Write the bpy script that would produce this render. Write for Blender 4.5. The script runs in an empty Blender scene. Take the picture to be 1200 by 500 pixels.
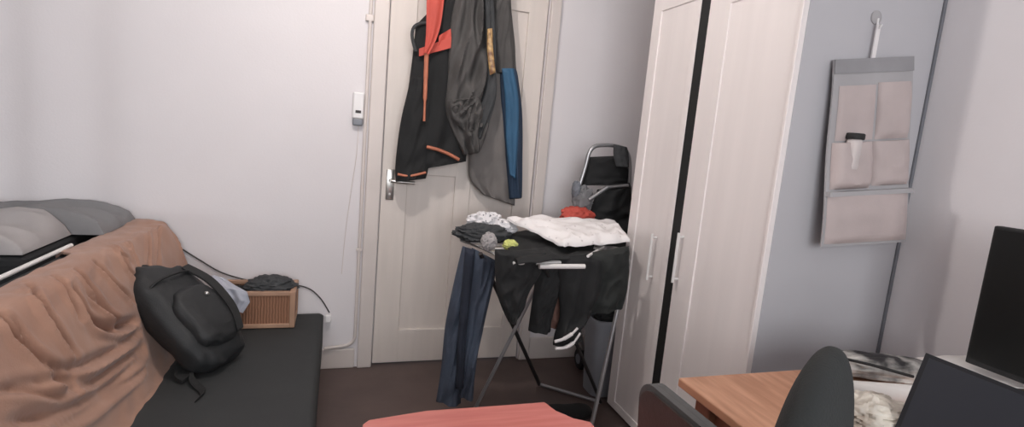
import bpy, bmesh, math, random
from math import sin, cos, pi, radians, sqrt
from mathutils import Vector, Matrix, noise
random.seed(7)
C = bpy.context.scene.collection
# ------------------------------------------------------------------ camera
W, H = 1200, 500
FPX, YAW, PIT, ROL, CH = 623.6, .3229, .1407, .0888, 1.25
cy, sy, cp, sp = cos(YAW), sin(YAW), cos(PIT), sin(PIT)
FW = Vector((sy*cp, cy*cp, -sp)); R0 = Vector((cy, -sy, 0)); U0 = R0.cross(FW)
RT = cos(ROL)*R0 + sin(ROL)*U0; UP = -sin(ROL)*R0 + cos(ROL)*U0
ORG = Vector((0, 0, CH))
def at(px, py, ax, val):
    d = FW + RT*((px-W/2)/FPX) - UP*((py-H/2)/FPX)
    return ORG + d*((val-ORG[ax])/d[ax])
cd = bpy.data.cameras.new('camera'); co = bpy.data.objects.new('camera', cd); C.objects.link(co)
cd.sensor_width = 36; cd.lens = FPX/W*36; cd.clip_start = .02
m = Matrix((RT, UP, -FW)).transposed().to_4x4(); m.translation = ORG
co.matrix_world = m
bpy.context.scene.camera = co
# ------------------------------------------------------------------ materials
def lin(c):
    return tuple(((v/255)/12.92 if v/255 < .04045 else ((v/255+.055)/1.055)**2.4) for v in c)
def mat(name, rgb, rough=.6, var=.08, scale=8, bump=0., bscale=60, metal=0., stretch=(1,1,1), rgb2=None, spec=.5, sheen=0., alpha=1.):
    M = bpy.data.materials.new(name); M.use_nodes = True
    n = M.node_tree.nodes; l = M.node_tree.links; b = n['Principled BSDF']
    c = lin(rgb); c2 = lin(rgb2) if rgb2 else tuple(min(1, v*(1-var*2)) for v in c)
    tc = n.new('ShaderNodeTexCoord'); mp = n.new('ShaderNodeMapping'); mp.inputs['Scale'].default_value = stretch
    l.new(tc.outputs['Object'], mp.inputs['Vector'])
    t = n.new('ShaderNodeTexNoise'); t.inputs['Scale'].default_value = scale; t.inputs['Detail'].default_value = 5
    l.new(mp.outputs[0], t.inputs['Vector'])
    r = n.new('ShaderNodeValToRGB'); r.color_ramp.elements[0].position = .35; r.color_ramp.elements[1].position = .68
    r.color_ramp.elements[0].color = (*c2, 1); r.color_ramp.elements[1].color = (*c, 1)
    l.new(t.outputs['Fac'], r.inputs['Fac']); l.new(r.outputs['Color'], b.inputs['Base Color'])
    b.inputs['Roughness'].default_value = rough; b.inputs['Metallic'].default_value = metal
    b.inputs['Specular IOR Level'].default_value = spec
    if sheen: b.inputs['Sheen Weight'].default_value = sheen
    if alpha < 1: b.inputs['Alpha'].default_value = alpha
    if bump:
        t2 = n.new('ShaderNodeTexNoise'); t2.inputs['Scale'].default_value = bscale; t2.inputs['Detail'].default_value = 3
        l.new(mp.outputs[0], t2.inputs['Vector'])
        bp = n.new('ShaderNodeBump'); bp.inputs['Strength'].default_value = bump; bp.inputs['Distance'].default_value = .01
        l.new(t2.outputs['Fac'], bp.inputs['Height']); l.new(bp.outputs[0], b.inputs['Normal'])
    return M
def wave_mat(name, rgb, rgb2, scale, direction='X', rough=.6, dist=1.5, bump=.3, stretch=(1,1,1), lo=.3, hi=.7):
    M = bpy.data.materials.new(name); M.use_nodes = True
    n = M.node_tree.nodes; l = M.node_tree.links; b = n['Principled BSDF']
    tc = n.new('ShaderNodeTexCoord'); mp = n.new('ShaderNodeMapping'); mp.inputs['Scale'].default_value = stretch
    l.new(tc.outputs['Object'], mp.inputs['Vector'])
    t = n.new('ShaderNodeTexWave'); t.bands_direction = direction; t.inputs['Scale'].default_value = scale
    t.inputs['Distortion'].default_value = dist; t.inputs['Detail'].default_value = 3; t.inputs['Detail Scale'].default_value = 1.5
    l.new(mp.outputs[0], t.inputs['Vector'])
    r = n.new('ShaderNodeValToRGB'); r.color_ramp.elements[0].position = lo; r.color_ramp.elements[1].position = hi
    r.color_ramp.elements[0].color = (*lin(rgb2), 1); r.color_ramp.elements[1].color = (*lin(rgb), 1)
    l.new(t.outputs['Fac'], r.inputs['Fac']); l.new(r.outputs['Color'], b.inputs['Base Color'])
    b.inputs['Roughness'].default_value = rough
    if bump:
        bp = n.new('ShaderNodeBump'); bp.inputs['Strength'].default_value = bump; bp.inputs['Distance'].default_value = .004
        l.new(t.outputs['Fac'], bp.inputs['Height']); l.new(bp.outputs[0], b.inputs['Normal'])
    return M
def spot_mat(name, rgb, rgb2, scale, thr=.12):
    M = bpy.data.materials.new(name); M.use_nodes = True
    n = M.node_tree.nodes; l = M.node_tree.links; b = n['Principled BSDF']
    tc = n.new('ShaderNodeTexCoord')
    t = n.new('ShaderNodeTexVoronoi'); t.inputs['Scale'].default_value = scale
    l.new(tc.outputs['Object'], t.inputs['Vector'])
    r = n.new('ShaderNodeValToRGB'); r.color_ramp.elements[0].position = thr; r.color_ramp.elements[1].position = thr+.1
    r.color_ramp.elements[0].color = (*lin(rgb2), 1); r.color_ramp.elements[1].color = (*lin(rgb), 1)
    l.new(t.outputs['Distance'], r.inputs['Fac']); l.new(r.outputs['Color'], b.inputs['Base Color'])
    b.inputs['Roughness'].default_value = .85
    return M
WALL = mat('wall_paint', (226,222,224), .75, .015, 3, .05, 120)
CEIL = mat('ceiling_paint', (228,226,224), .8, .01)
FLOOR = mat('brown_floor', (96,81,77), .45, .1, 5, .04, 40, spec=.35)
DOORP = mat('door_paint', (221,212,205), .45, .03, 4, .05, 30, stretch=(6,6,.6))
TRIMP = mat('trim_paint', (216,207,202), .45, .03, 5)
WARD = mat('wardrobe_white', (240,233,231), .42, .025, 3, .03, 25, stretch=(5,5,.4))
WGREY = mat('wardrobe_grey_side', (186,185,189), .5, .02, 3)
EDGE = mat('wall_gap_shade_grey', (122,124,130), .6)  # dark tone standing in for shadow in the gap at the wall
BLACKP = mat('black_strip', (22,24,24), .6)
WPLAS = mat('white_plastic', (228,226,226), .35, .01)
GPLAS = mat('grey_plastic', (120,124,132), .4, .02)
CHROME = mat('chrome', (190,188,184), .28, .03, metal=.9)
SILVER = mat('silver_tube', (176,176,178), .35, .03, metal=.7)
WTUBE = mat('white_tube', (226,224,222), .35, .02)
DTUBE = mat('dark_tube', (40,38,38), .4, .02)
THROW = mat('brown_throw', (166,129,110), .85, .05, 5, .12, 260, rgb2=(152,115,97), sheen=.2)
MATT = mat('black_sheet', (48,50,51), .8, .05, 6, .06, 200)
BAGM = mat('black_nylon', (35,37,39), .62, .1, 10, .1, 220)
BAGD = mat('black_webbing', (30,31,32), .7, .1, 20)
WICK = wave_mat('basket_weave', (152,110,86), (126,88,66), 26, 'X', .6, 2.0, .5)
WICKR = mat('basket_rim', (176,140,116), .55, .08, 14)
GDUV = mat('grey_bedding', (128,128,130), .9, .05, 6, .08, 120)
LDUV = mat('light_grey_blanket', (164,160,160), .9, .05, 6, .08, 120)
BLKB = mat('black_bed', (30,32,34), .8)
DGCL = mat('charcoal_cloth', (66,68,70), .9, .1, 12, .1, 200)
LBCL = mat('pale_blue_cloth', (186,190,202), .9, .05, 9, .08, 200)
BLKC = mat('black_cloth', (31,32,33), .88, .08, 12, .1, 220)
BLKC2 = mat('greenish_black_cloth', (37,40,39), .88, .08, 12, .1, 220)
GREYC = mat('grey_jacket_cloth', (82,80,79), .9, .08, 10, .1, 200)
LGREYC = mat('mid_grey_cloth', (118,114,112), .9, .07, 10, .1, 200)
BLUEC = mat('blue_cloth', (50,92,124), .75, .06, 10, .05, 200)
NAVYC = mat('navy_cloth', (40,58,80), .75, .06, 10, .05, 200)
REDC = mat('red_cloth', (194,80,67), .7, .06, 10, .05, 200)
ORNG = mat('orange_trim', (196,120,92), .6, .12, 14)
GOLD = mat('gold_lining', (214,178,120), .4, .25, 40, rgb2=(120,84,60))
WHC = mat('white_cloth', (230,226,226), .9, .04, 10, .08, 160)
SPOT = spot_mat('white_spotted_cloth', (236,232,231), (204,199,199), 34, .10)
SPOT2 = spot_mat('white_dark_print_cloth', (226,224,226), (104,106,112), 46, .16)
YELC = mat('yellow_green_cloth', (206,210,128), .85, .06, 12)
BRNC = mat('dusty_brown_cloth', (128,96,86), .9, .06, 12)
JEAN = mat('denim', (74,84,100), .85, .2, 5, .12, 300, rgb2=(56,63,77), stretch=(3,3,1))
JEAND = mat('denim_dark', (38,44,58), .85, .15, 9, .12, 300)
REDT = mat('salmon_red_top', (222,140,132), .5, .03, 9, .03, 60, rgb2=(211,124,117), stretch=(.5,6,1))
WOOD = mat('table_wood', (200,150,120), .42, .1, 5, .03, 40, rgb2=(166,117,88), stretch=(8,1.1,1))
WOODD = mat('table_leg_wood', (140,92,68), .5, .1, 8)
LEATH = mat('brown_leather', (66,58,56), .5, .08, 12, .1, 90)
GRIM = mat('grey_chair_fabric', (92,92,92), .75, .1, 14, .1, 200)
OFF = mat('black_chair_fabric', (32,35,35), .85, .08, 14, .15, 300)
SCREEN = mat('black_screen', (24,25,25), .3, .02, spec=.3)
LAPT = mat('laptop_dark', (34,35,39), .4, .03, spec=.4)
LSCR = mat('laptop_screen', (44,46,53), .3, .02, spec=.5)
PAPER = mat('white_paper', (222,218,214), .7, .03, 9, .1, 30)
PRINT = mat('black_white_print', (230,226,220), .5, .1, 11, .2, 25, rgb2=(34,33,35))
CREAM = mat('cream_plastic_bag', (226,220,208), .45, .1, 12, .3, 25, rgb2=(150,138,126))
MAUVE = mat('mauve_pocket_fabric', (188,175,173), .7, .05, 8, .06, 200)
MAUVL = mat('pale_tube', (205,196,194), .5)
OBAND = mat('organiser_band', (150,149,152), .75)
ORGB = mat('grey_organiser_backing', (170,168,170), .75, .04, 8)
BINM = mat('dark_grey_bin', (138,140,146), .6, .05)
RUB = mat('black_rubber', (28,28,29), .7)
LEAD = mat('dark_lead', (52,46,46), .6)
GLAS = mat('glass', (230,235,240), .05)
GLAS.node_tree.nodes['Principled BSDF'].inputs['Transmission Weight'].default_value = 1
# ------------------------------------------------------------------ mesh helpers
class MB:
    def __init__(s): s.bm = bmesh.new()
    def box(s, lo, hi, bev=0., seg=2, M=None):
        r = bmesh.ops.create_cube(s.bm, size=1); vs = r['verts']
        c = [(a+b)/2 for a, b in zip(lo, hi)]; d = [abs(b-a) for a, b in zip(lo, hi)]
        for v in vs: v.co = Vector((c[0]+v.co.x*d[0], c[1]+v.co.y*d[1], c[2]+v.co.z*d[2]))
        if bev:
            es = list({e for v in vs for e in v.link_edges})
            o = bmesh.ops.bevel(s.bm, geom=es, offset=min(bev, min(d)*.49), segments=seg, profile=.5, affect='EDGES')
            vs = list({v for f in o['faces'] for v in f.verts} | {v for v in vs if v.is_valid})
        if M is not None:
            for v in vs: v.co = M @ v.co
        return s
    def tube(s, pts, r, n=10, caps=True, closed=False):
        pts = [Vector(p) for p in pts]; rings = []
        N = len(pts); prev = None
        for i, p in enumerate(pts):
            if closed: t = pts[(i+1) % N]-pts[i-1]
            else: t = pts[min(i+1, N-1)]-pts[max(i-1, 0)]
            t.normalize()
            if prev is None:
                a = Vector((0,0,1)) if abs(t.z) < .9 else Vector((1,0,0))
                x = t.cross(a).normalized()
            else:
                x = (prev - t*prev.dot(t)).normalized()
            prev = x; y = t.cross(x)
            rr = r[i] if isinstance(r, (list, tuple)) else r
            rings.append([s.bm.verts.new(p + (x*cos(2*pi*k/n)+y*sin(2*pi*k/n))*rr) for k in range(n)])
        for i in range(N if closed else N-1):
            A, B = rings[i], rings[(i+1) % N]
            for k in range(n): s.bm.faces.new((A[k], A[(k+1) % n], B[(k+1) % n], B[k]))
        if caps and not closed:
            s.bm.faces.new(rings[0][::-1]); s.bm.faces.new(rings[-1])
        return s
    def lathe(s, prof, c, n=24, axis='z'):
        rings = []
        for r, h in prof:
            ring = []
            for k in range(n):
                a = 2*pi*k/n; p = (r*cos(a), r*sin(a), h)
                if axis == 'x': p = (h, p[0], p[1])
                if axis == 'y': p = (p[0], h, p[1])
                ring.append(s.bm.verts.new(Vector(c)+Vector(p)))
            rings.append(ring)
        for A, B in zip(rings, rings[1:]):
            for k in range(n): s.bm.faces.new((A[k], A[(k+1) % n], B[(k+1) % n], B[k]))
        s.bm.faces.new(rings[0][::-1]); s.bm.faces.new(rings[-1]); return s
    def slab(s, front, back, nu, nv):
        # closed shell between two grids of functions (u,v) -> Vector
        F = [[s.bm.verts.new(front(i/nu, j/nv)) for i in range(nu+1)] for j in range(nv+1)]
        B = [[s.bm.verts.new(back(i/nu, j/nv)) for i in range(nu+1)] for j in range(nv+1)]
        for j in range(nv):
            for i in range(nu):
                s.bm.faces.new((F[j][i], F[j][i+1], F[j+1][i+1], F[j+1][i]))
                s.bm.faces.new((B[j][i], B[j+1][i], B[j+1][i+1], B[j][i+1]))
        for j in range(nv):
            s.bm.faces.new((F[j][0], F[j+1][0], B[j+1][0], B[j][0]))
            s.bm.faces.new((F[j][nu], B[j][nu], B[j+1][nu], F[j+1][nu]))
        for i in range(nu):
            s.bm.faces.new((F[0][i], B[0][i], B[0][i+1], F[0][i+1]))
            s.bm.faces.new((F[nv][i], F[nv][i+1], B[nv][i+1], B[nv][i]))
        return s
    def blob(s, c, rad, seed=0, amp=.25, freq=2.5, sq=1., M=None, nu=40, nv=24, ridge=True):
        c = Vector(c); off = Vector((seed*3.1, seed*1.7, seed*.9)); rows = []
        def pt(a, b):
            d = Vector((cos(a)*cos(b), sin(a)*cos(b), sin(b)))
            q = Vector([math.copysign(abs(x)**sq, x) for x in d])
            nz = noise.noise(d*freq+off) + .5*noise.noise(d*freq*2.3+off*2)
            if ridge: nz = nz*.6 + .7*(.5-abs(noise.noise(d*freq*1.6+off*1.3))*1.8)
            q = q*(1+amp*nz)
            q = Vector((q.x*rad[0], q.y*rad[1], q.z*rad[2]))
            return c + ((M @ q) if M is not None else q)
        for j in range(1, nv):
            b = -pi/2+pi*j/nv
            rows.append([s.bm.verts.new(pt(2*pi*i/nu, b)) for i in range(nu)])
        lo = s.bm.verts.new(pt(0, -pi/2)); hi = s.bm.verts.new(pt(0, pi/2))
        for A, B in zip(rows, rows[1:]):
            for i in range(nu): s.bm.faces.new((A[i], A[(i+1) % nu], B[(i+1) % nu], B[i]))
        for i in range(nu):
            s.bm.faces.new((lo, rows[0][(i+1) % nu], rows[0][i])); s.bm.faces.new((hi, rows[-1][i], rows[-1][(i+1) % nu]))
        return s
    def prism(s, poly, f, g):
        # outline poly extruded between mappings f and g
        A = [s.bm.verts.new(f(p)) for p in poly]; B = [s.bm.verts.new(g(p)) for p in poly]
        n = len(poly); s.bm.faces.new(A); s.bm.faces.new(B[::-1])
        for i in range(n): s.bm.faces.new((A[i], B[i], B[(i+1) % n], A[(i+1) % n]))
        return s
    def build(s, name, mt, parent=None, smooth=False, mod=None):
        bmesh.ops.recalc_face_normals(s.bm, faces=s.bm.faces)
        me = bpy.data.meshes.new(name); s.bm.to_mesh(me); s.bm.free(); me.materials.append(mt)
        if smooth:
            for p in me.polygons: p.use_smooth = True
            try: me.set_sharp_from_angle(angle=radians(50))
            except Exception: pass
        o = bpy.data.objects.new(name, me); C.objects.link(o)
        if parent is not None:
            o.parent = parent
            o.matrix_parent_inverse = parent_world(parent).inverted()
        if mod:
            for k, a in mod:
                md = o.modifiers.new(k, k)
                for q, v in a.items(): setattr(md, q, v)
        return o
def parent_world(o):
    M = o.matrix_basis.copy()
    if o.parent: M = parent_world(o.parent) @ o.matrix_parent_inverse @ M
    return M
def tag(o, label=None, cat=None, group=None, kind=None):
    if label: o['label'] = label
    if cat: o['category'] = cat
    if group: o['group'] = group
    if kind: o['kind'] = kind
    return o
def thing(name, label, cat, loc, group=None):
    o = bpy.data.objects.new(name, None); o.empty_display_size = .05; C.objects.link(o); o.location = loc
    return tag(o, label, cat, group)
def struct(name, mb, mt, parent=None, label=None, smooth=False):
    o = mb.build(name, mt, parent, smooth)
    if parent is None: tag(o, label, None, None, 'structure')
    return o
def lerp(a, b, t): return a+(b-a)*t
def curve_pts(pts, n=8):
    P = [Vector(p) for p in pts]; out = []
    for i in range(len(P)-1):
        p0 = P[max(i-1, 0)]; p1 = P[i]; p2 = P[i+1]; p3 = P[min(i+2, len(P)-1)]
        for k in range(n):
            t = k/n
            out.append(.5*((2*p1)+(p2-p0)*t+(2*p0-5*p1+4*p2-p3)*t*t+(3*p1-p0-3*p2+p3)*t**3))
    out.append(P[-1]); return out
def arc_list(rows, v):
    n = len(rows)-1; x = v*n; i = min(int(x), n-1); t = x-i
    p = [rows[max(i-1, 0)], rows[i], rows[i+1], rows[min(i+2, n)]]
    return .5*((2*p[1])+(p[2]-p[0])*t+(2*p[0]-5*p[1]+4*p[2]-p[3])*t*t+(3*p[1]-p[0]-3*p[2]+p[3])*t**3)
def garment(mb, rows, y, depth, seed=0, folds=4, famp=.25, drift=1.2, back=.2, nu=36, nv=48, crease=.0, bot=None):
    """a hanging garment: rows of (left pixel, right pixel) down its outline, hanging in the plane y"""
    L = [at(a[0], a[1], 1, y) for a, b in rows]; R = [at(b[0], b[1], 1, y) for a, b in rows]
    def base(u, v):
        p = lerp(arc_list(L, v), arc_list(R, v), u)
        if bot and v > .7: p.z += bot(u)*((v-.7)/.3)
        return p
    def rnd(u, v):
        e = max(0, 1-abs(2*u-1)**2.6)**.5
        g = min(1, v/.05, (1-v)/.03+.35)
        return e*max(.25, g)
    def front(u, v):
        p = base(u, v); e = rnd(u, v)
        ph = seed*2.1+drift*v*2+1.3*noise.noise(Vector((u*2, v*2, seed)))
        f = sin(2*pi*folds*u+ph)*.5+.5
        f = f*(.35+.65*v)
        d = depth*(e*(1-famp)+famp*f*e)
        if crease: d += crease*e*(.5-abs(noise.noise(Vector((u*3+seed, v*5+u*2.5, seed*2.7))))*2)
        d += depth*.25*e*noise.noise(Vector((u*4, v*6, seed*1.7)))
        p.y -= max(d, .001); return p
    def bk(u, v):
        p = base(u, v); p.y += depth*back*rnd(u, v)+.001; return p
    mb.slab(front, bk, nu, nv); return mb
def pxpath(mb, pts, ax, val, r, n=8, k=8):
    return mb.tube(curve_pts([at(x, y, ax, val) for x, y in pts], k), r, n)
# ------------------------------------------------------------------ room shell
YB, XR, XL, YR, ZC = 2.731, 1.885, -3.3, -1.7, 2.45
DX0, DX1, DH = .208, 1.022, 2.03
struct('floor', MB().box((XL-.1, YR-.1, -.1), (XR+.1, YB+.2, 0)), FLOOR)
struct('ceiling', MB().box((XL-.1, YR-.1, ZC), (XR+.1, YB+.2, ZC+.1)), CEIL)
wb = MB().box((XL-.1, YB, 0), (DX0, YB+.12, ZC)).box((DX1, YB, 0), (XR+.1, YB+.12, ZC)).box((DX0, YB, DH), (DX1, YB+.12, ZC))
struct('wall_back', wb, WALL)
struct('wall_right', MB().box((XR, YR, 0), (XR+.1, YB, ZC)), WALL)
# left wall with an unseen window added, its slats shaped to streak the light
LW = (.90, 2.20, .95, 2.15)
wl = MB().box((XL-.1, YR, 0), (XL, LW[0], ZC)).box((XL-.1, LW[1], 0), (XL, YB, ZC)).box((XL-.1, LW[0], 0), (XL, LW[1], LW[2])).box((XL-.1, LW[0], LW[3]), (XL, LW[1], ZC))
struct('wall_left', wl, WALL)
RW = (-.9, 1.2, .9, 2.15)
wr = MB().box((XL-.1, YR-.1, 0), (RW[0], YR, ZC)).box((RW[1], YR-.1, 0), (XR+.1, YR, ZC)).box((RW[0], YR-.1, 0), (RW[1], YR, RW[2])).box((RW[0], YR-.1, RW[3]), (RW[1], YR, ZC))
struct('wall_rear', wr, WALL)
f = MB(); t = .05
f.box((RW[0], YR-.08, RW[2]), (RW[1], YR-.02, RW[2]+t), .006).box((RW[0], YR-.08, RW[3]-t), (RW[1], YR-.02, RW[3]), .006)
for x in (RW[0], (RW[0]+RW[1]-t)/2, RW[1]-t): f.box((x, YR-.08, RW[2]+t), (x+t, YR-.02, RW[3]-t), .006)
struct('fill_window', f, WPLAS)  # unseen window added to frame the rear fill light
f = MB()
f.box((XL-.08, LW[0], LW[2]), (XL-.02, LW[1], LW[2]+t), .006).box((XL-.08, LW[0], LW[3]-t), (XL-.02, LW[1], LW[3]), .006)
for y in (LW[0], LW[1]-t): f.box((XL-.08, y, LW[2]+t), (XL-.02, y+t, LW[3]-t), .006)
struct('streak_window', f, WPLAS)  # unseen frame for the added streak light
# trims and baseboards
tr = MB().box((.135, YB-.022, 0), (DX0-.002, YB, DH+.07), .006).box((DX1+.002, YB-.022, 0), (1.082, YB, DH+.07), .006).box((DX0-.002, YB-.022, DH), (DX1+.002, YB, DH+.07), .006)
struct('trim_1', tr, TRIMP)
struct('baseboard_back', MB().box((XL, YB-.016, 0), (.12, YB, .105), .006).box((1.083, YB-.016, 0), (XR, YB, .13), .006), TRIMP)
struct('baseboard_left', MB().box((XL, YR, 0), (XL+.016, YB-.017, .105), .006), TRIMP)
# panelled door
def panel_door():
    b = MB(); y0, y1 = YB+.012, YB+.05
    b.box((DX0+.004, y0+.014, .008), (DX1-.004, y1, DH-.004))
    x = [DX0+.004, .342, .588, .672, .915, DX1-.004]
    for a, c in ((x[0], x[1]), (x[2], x[3]), (x[4], x[5])): b.box((a, y0, .008), (c, y0+.016, DH-.004), .004)
    for a, c in ((.008, .19), (1.02, 1.14), (1.90, DH-.004)):
        for i, j in ((x[1], x[2]), (x[3], x[4])): b.box((i-.004, y0+.0005, a), (j+.004, y0+.016, c), .004)
    d = tag(b.build('door_1', DOORP), 'white painted panelled door hung with jackets', None, None, 'structure')
    h = MB().box((.235, y0-.008, .885), (.275, y0, 1.04), .003)
    h.tube([(.255, y0-.004, .985), (.255, y0-.05, .985)], .009)
    h.tube(curve_pts([(.255, y0-.05, .985), (.285, y0-.055, .984), (.37, y0-.052, .982)], 4), .009)
    h.lathe([(.006, -.003), (.006, 0)], (.255, y0-.007, .915), 12, 'y')
    h.build('door_handle', CHROME, d, True)
panel_door()
# ------------------------------------------------------------------ things on the back wall
t = thing('cable_conduit', 'slim white cable conduit running down beside the door trim and bending left', 'conduit', (.12, YB, 0))
cx = .119
path = [(cx, YB-.011, 2.44), (cx, YB-.011, 1.2), (cx, YB-.011, .20)] + [(cx-.055+.055*cos(a), YB-.011, .175-.055*sin(a)) for a in [i*pi/16 for i in range(1, 9)]] + [(-.03, YB-.027, .116)]
MB().tube(path, .0085, 10).build('conduit_pipe', TRIMP, t, True)
MB().box((cx-.022, YB-.02, 1.735), (cx+.016, YB, 1.765), .004).build('clip', TRIMP, t)
MB().box((cx-.014, YB-.021, .62), (cx+.013, YB, .635), .003).build('clip', TRIMP, t)
t = thing('wall_thermostat', 'small white wall thermostat box to the left of the door trim', 'thermostat', (.085, YB, 1.32))
a, b = at(415, 112, 1, YB), at(432, 146, 1, YB)
MB().box((.056, YB-.034, 1.275), (.109, YB, 1.40), .007).build('casing', WPLAS, t)
MB().box((.060, YB-.030, 1.243), (.106, YB-.002, 1.276), .005).build('dial_housing', GPLAS, t)
MB().box((.070, YB-.0365, 1.302), (.096, YB-.033, 1.315), .001).build('slot', LEAD, t)
o = MB().tube(curve_pts([(.088, YB-.006, 1.243), (.085, YB-.008, 1.1), (.07, YB-.01, .95), (.05, YB-.007, .72), (.04, YB-.006, .5)], 8), .0017, 6).build('thin_wire', TRIMP, None, True)
tag(o, 'thin pale wire hanging down the wall below the thermostat', 'wire')
t = thing('wall_cable', 'dark thin cable sagging along the wall behind the crate to a white plug', 'cable', at(388, 372, 1, YB))
pxpath(MB(), [(214, 292), (235, 305), (262, 320), (300, 330), (340, 333), (362, 338), (376, 350), (386, 366)], 1, YB-.006, .0032, 6).build('lead', LEAD, t, True)
q = at(385, 371, 1, YB)
MB().box((q.x-.016, YB-.03, q.z-.022), (q.x+.012, YB, q.z+.018), .005).build('plug', WPLAS, t)
# ------------------------------------------------------------------ wardrobes
def wardrobe(y0, y1, label, ptop, ps, hy, hz):
    t = thing('wardrobe', label, 'wardrobe', (1.6, (y0+y1)/2, 0), 'white wardrobes along the right wall')
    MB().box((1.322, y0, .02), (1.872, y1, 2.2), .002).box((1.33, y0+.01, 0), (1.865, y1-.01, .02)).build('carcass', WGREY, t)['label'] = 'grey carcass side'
    d = MB(); x0 = 1.30
    d.box((x0+.006, y0+.001, .012), (1.3215, y1-.001, 2.19))
    d.box((x0, y0+.001, .012), (x0+.007, ps[0], 2.19), .002).box((x0, ps[1], .012), (x0+.007, y1-.001, 2.19), .002)
    d.box((x0, ps[0]-.001, ptop), (x0+.007, ps[1]+.001, 2.19), .002).box((x0, ps[0]-.001, .012), (x0+.007, ps[1]+.001, .05), .002)
    d = d.build('door', WARD, t); d['label'] = 'white panelled wardrobe door'
    h = MB().tube([(x0-.022, hy, hz-.1), (x0-.022, hy, hz+.1)], .006, 10)
    for z in (hz-.085, hz+.085): h.tube([(x0-.022, hy, z), (x0+.001, hy, z)], .005, 8)
    h.build('handle', WTUBE, d, True)
wardrobe(1.325, 1.772, 'white tall wardrobe nearer the table, hung with the fabric organiser', 1.79, (1.338, 1.655), 1.745, .84)
wardrobe(1.826, 2.165, 'white narrow wardrobe behind the drying rack, beyond the black gap', 1.845, (1.86, 2.10), 1.925, .80)
wd0 = next(o for o in bpy.data.objects if o.name == 'wardrobe')
MB().box((1.8725, 1.320, .02), (1.8845, 1.328, 2.2), .001).build('wall_gap_shade', EDGE, wd0)['label'] = 'dark grey strip painted as the shadow gap against the wall'
o = MB().box((1.301, 1.7735, 0), (1.86, 1.8245, 2.2), .001).build('wardrobe_gap_shade', BLACKP)  # solid black put where the gap between the wardrobes is only in shade
tag(o, 'black strip painted as the shade in the gap between the two white wardrobes', 'gap shade strip')
# ------------------------------------------------------------------ hanging organiser
yo = 1.322
t = thing('hanging_organiser', 'grey and mauve fabric pocket organiser hanging on the wardrobe side', 'organiser', (1.6, yo, 1.0))
TL, TR = at(977, 70, 1, yo-.012), at(1069, 66, 1, yo-.012); BL, BR = at(962, 289, 1, yo-.06), at(1061, 283, 1, yo-.06)
def og(u, v, o=0.):
    p = lerp(lerp(TL, TR, u), lerp(BL, BR, u), v); p.y -= .006*sin(pi*v*3)*.4 + o; return p
MB().slab(lambda u, v: og(u, v, .003), lambda u, v: og(u, v, -.003), 12, 24).build('backing', ORGB, t, True)
MB().slab(lambda u, v: og(u, v*.075, .007), lambda u, v: og(u, v*.075, .003), 10, 3).build('top_band', OBAND, t, True)
def pocket(u0, u1, v0, v1, bulge, sd):
    def fr(u, v):
        uu, vv = lerp(u0, u1, u), lerp(v0, v1, v)
        e = (max(0, 1-abs(2*u-1)**3)**.5)*(.75+.25*sin(pi*min(1, v*1.1)))
        if v > .9: e *= (1-v)/.1*.8+.2
        return og(uu, vv, .004+bulge*e*(1+.35*noise.noise(Vector((u*3, v*3, sd)))))
    MB().slab(fr, lambda u, v: og(lerp(u0, u1, u), lerp(v0, v1, v), .0035), 18, 18).build('pocket', MAUVE, t, True)
pocket(.07, .52, .14, .43, .012, 1); pocket(.55, .97, .13, .43, .020, 2)
pocket(.04, .50, .44, .69, .034, 3); pocket(.53, .98, .44, .68, .024, 4)
pocket(.02, .985, .725, .985, .020, 5)
MB().slab(lambda u, v: og(u, .70+v*.025, .020), lambda u, v: og(u, .70+v*.025, .003), 10, 3).build('seam_band', ORGB, t, True)
hk = at(1027, 22, 1, yo); st = lerp(TL, TR, .55)
MB().slab(lambda u, v: Vector((lerp(hk.x-.008, hk.x+.008, u), yo-.014, lerp(hk.z-.02, st.z-.005, v))), lambda u, v: Vector((lerp(hk.x-.008, hk.x+.008, u), yo-.010, lerp(hk.z-.02, st.z-.005, v))), 2, 6).build('hanging_loop', WHC, t)
t = thing('wall_hook', 'small clear plastic hook holding the pocket organiser on the wardrobe side', 'hook', (hk.x, yo+.003, hk.z))
MB().lathe([(.021, 0), (.021, -.004), (.014, -.008), (.006, -.01)], (hk.x, yo+.003, hk.z+.004), 20, 'y').build('pad', ORGB, t, True)
MB().tube(curve_pts([(hk.x, yo-.006, hk.z), (hk.x, yo-.008, hk.z-.022), (hk.x, yo-.016, hk.z-.03), (hk.x, yo-.022, hk.z-.02)], 4), .0035, 8).build('hook_arm', WPLAS, t, True)
q = og(.24, .41, .024)
t = thing('tube', 'white tube with black cap standing in the middle left organiser pocket', 'tube', q+Vector((0, 0, -.09)))
MB().lathe([(.020, -.10), (.022, -.09), (.022, -.012), (.020, -.008)], q, 20).build('tube_body', MAUVL, t, True)
MB().lathe([(.026, -.008), (.027, -.004), (.027, .008), (.024, .011)], q, 24).build('cap', RUB, t, True)
# ------------------------------------------------------------------ clothes on the door
t = thing('hook_rail', 'steel over door hook rail carrying the jackets', 'hook rail', (.6, YB, 1.95))
yd = YB+.012
MB().box((.30, yd-.008, 1.955), (.86, yd, 1.985), .002).build('rail', CHROME, t)
for x in (.36, .46, .56, .68, .78):
    MB().tube(curve_pts([(x, yd-.006, 1.965), (x, yd-.03, 1.95), (x, yd-.05, 1.945), (x, yd-.06, 1.965)], 4), .004, 8).build('hook', CHROME, t, True)
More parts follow.
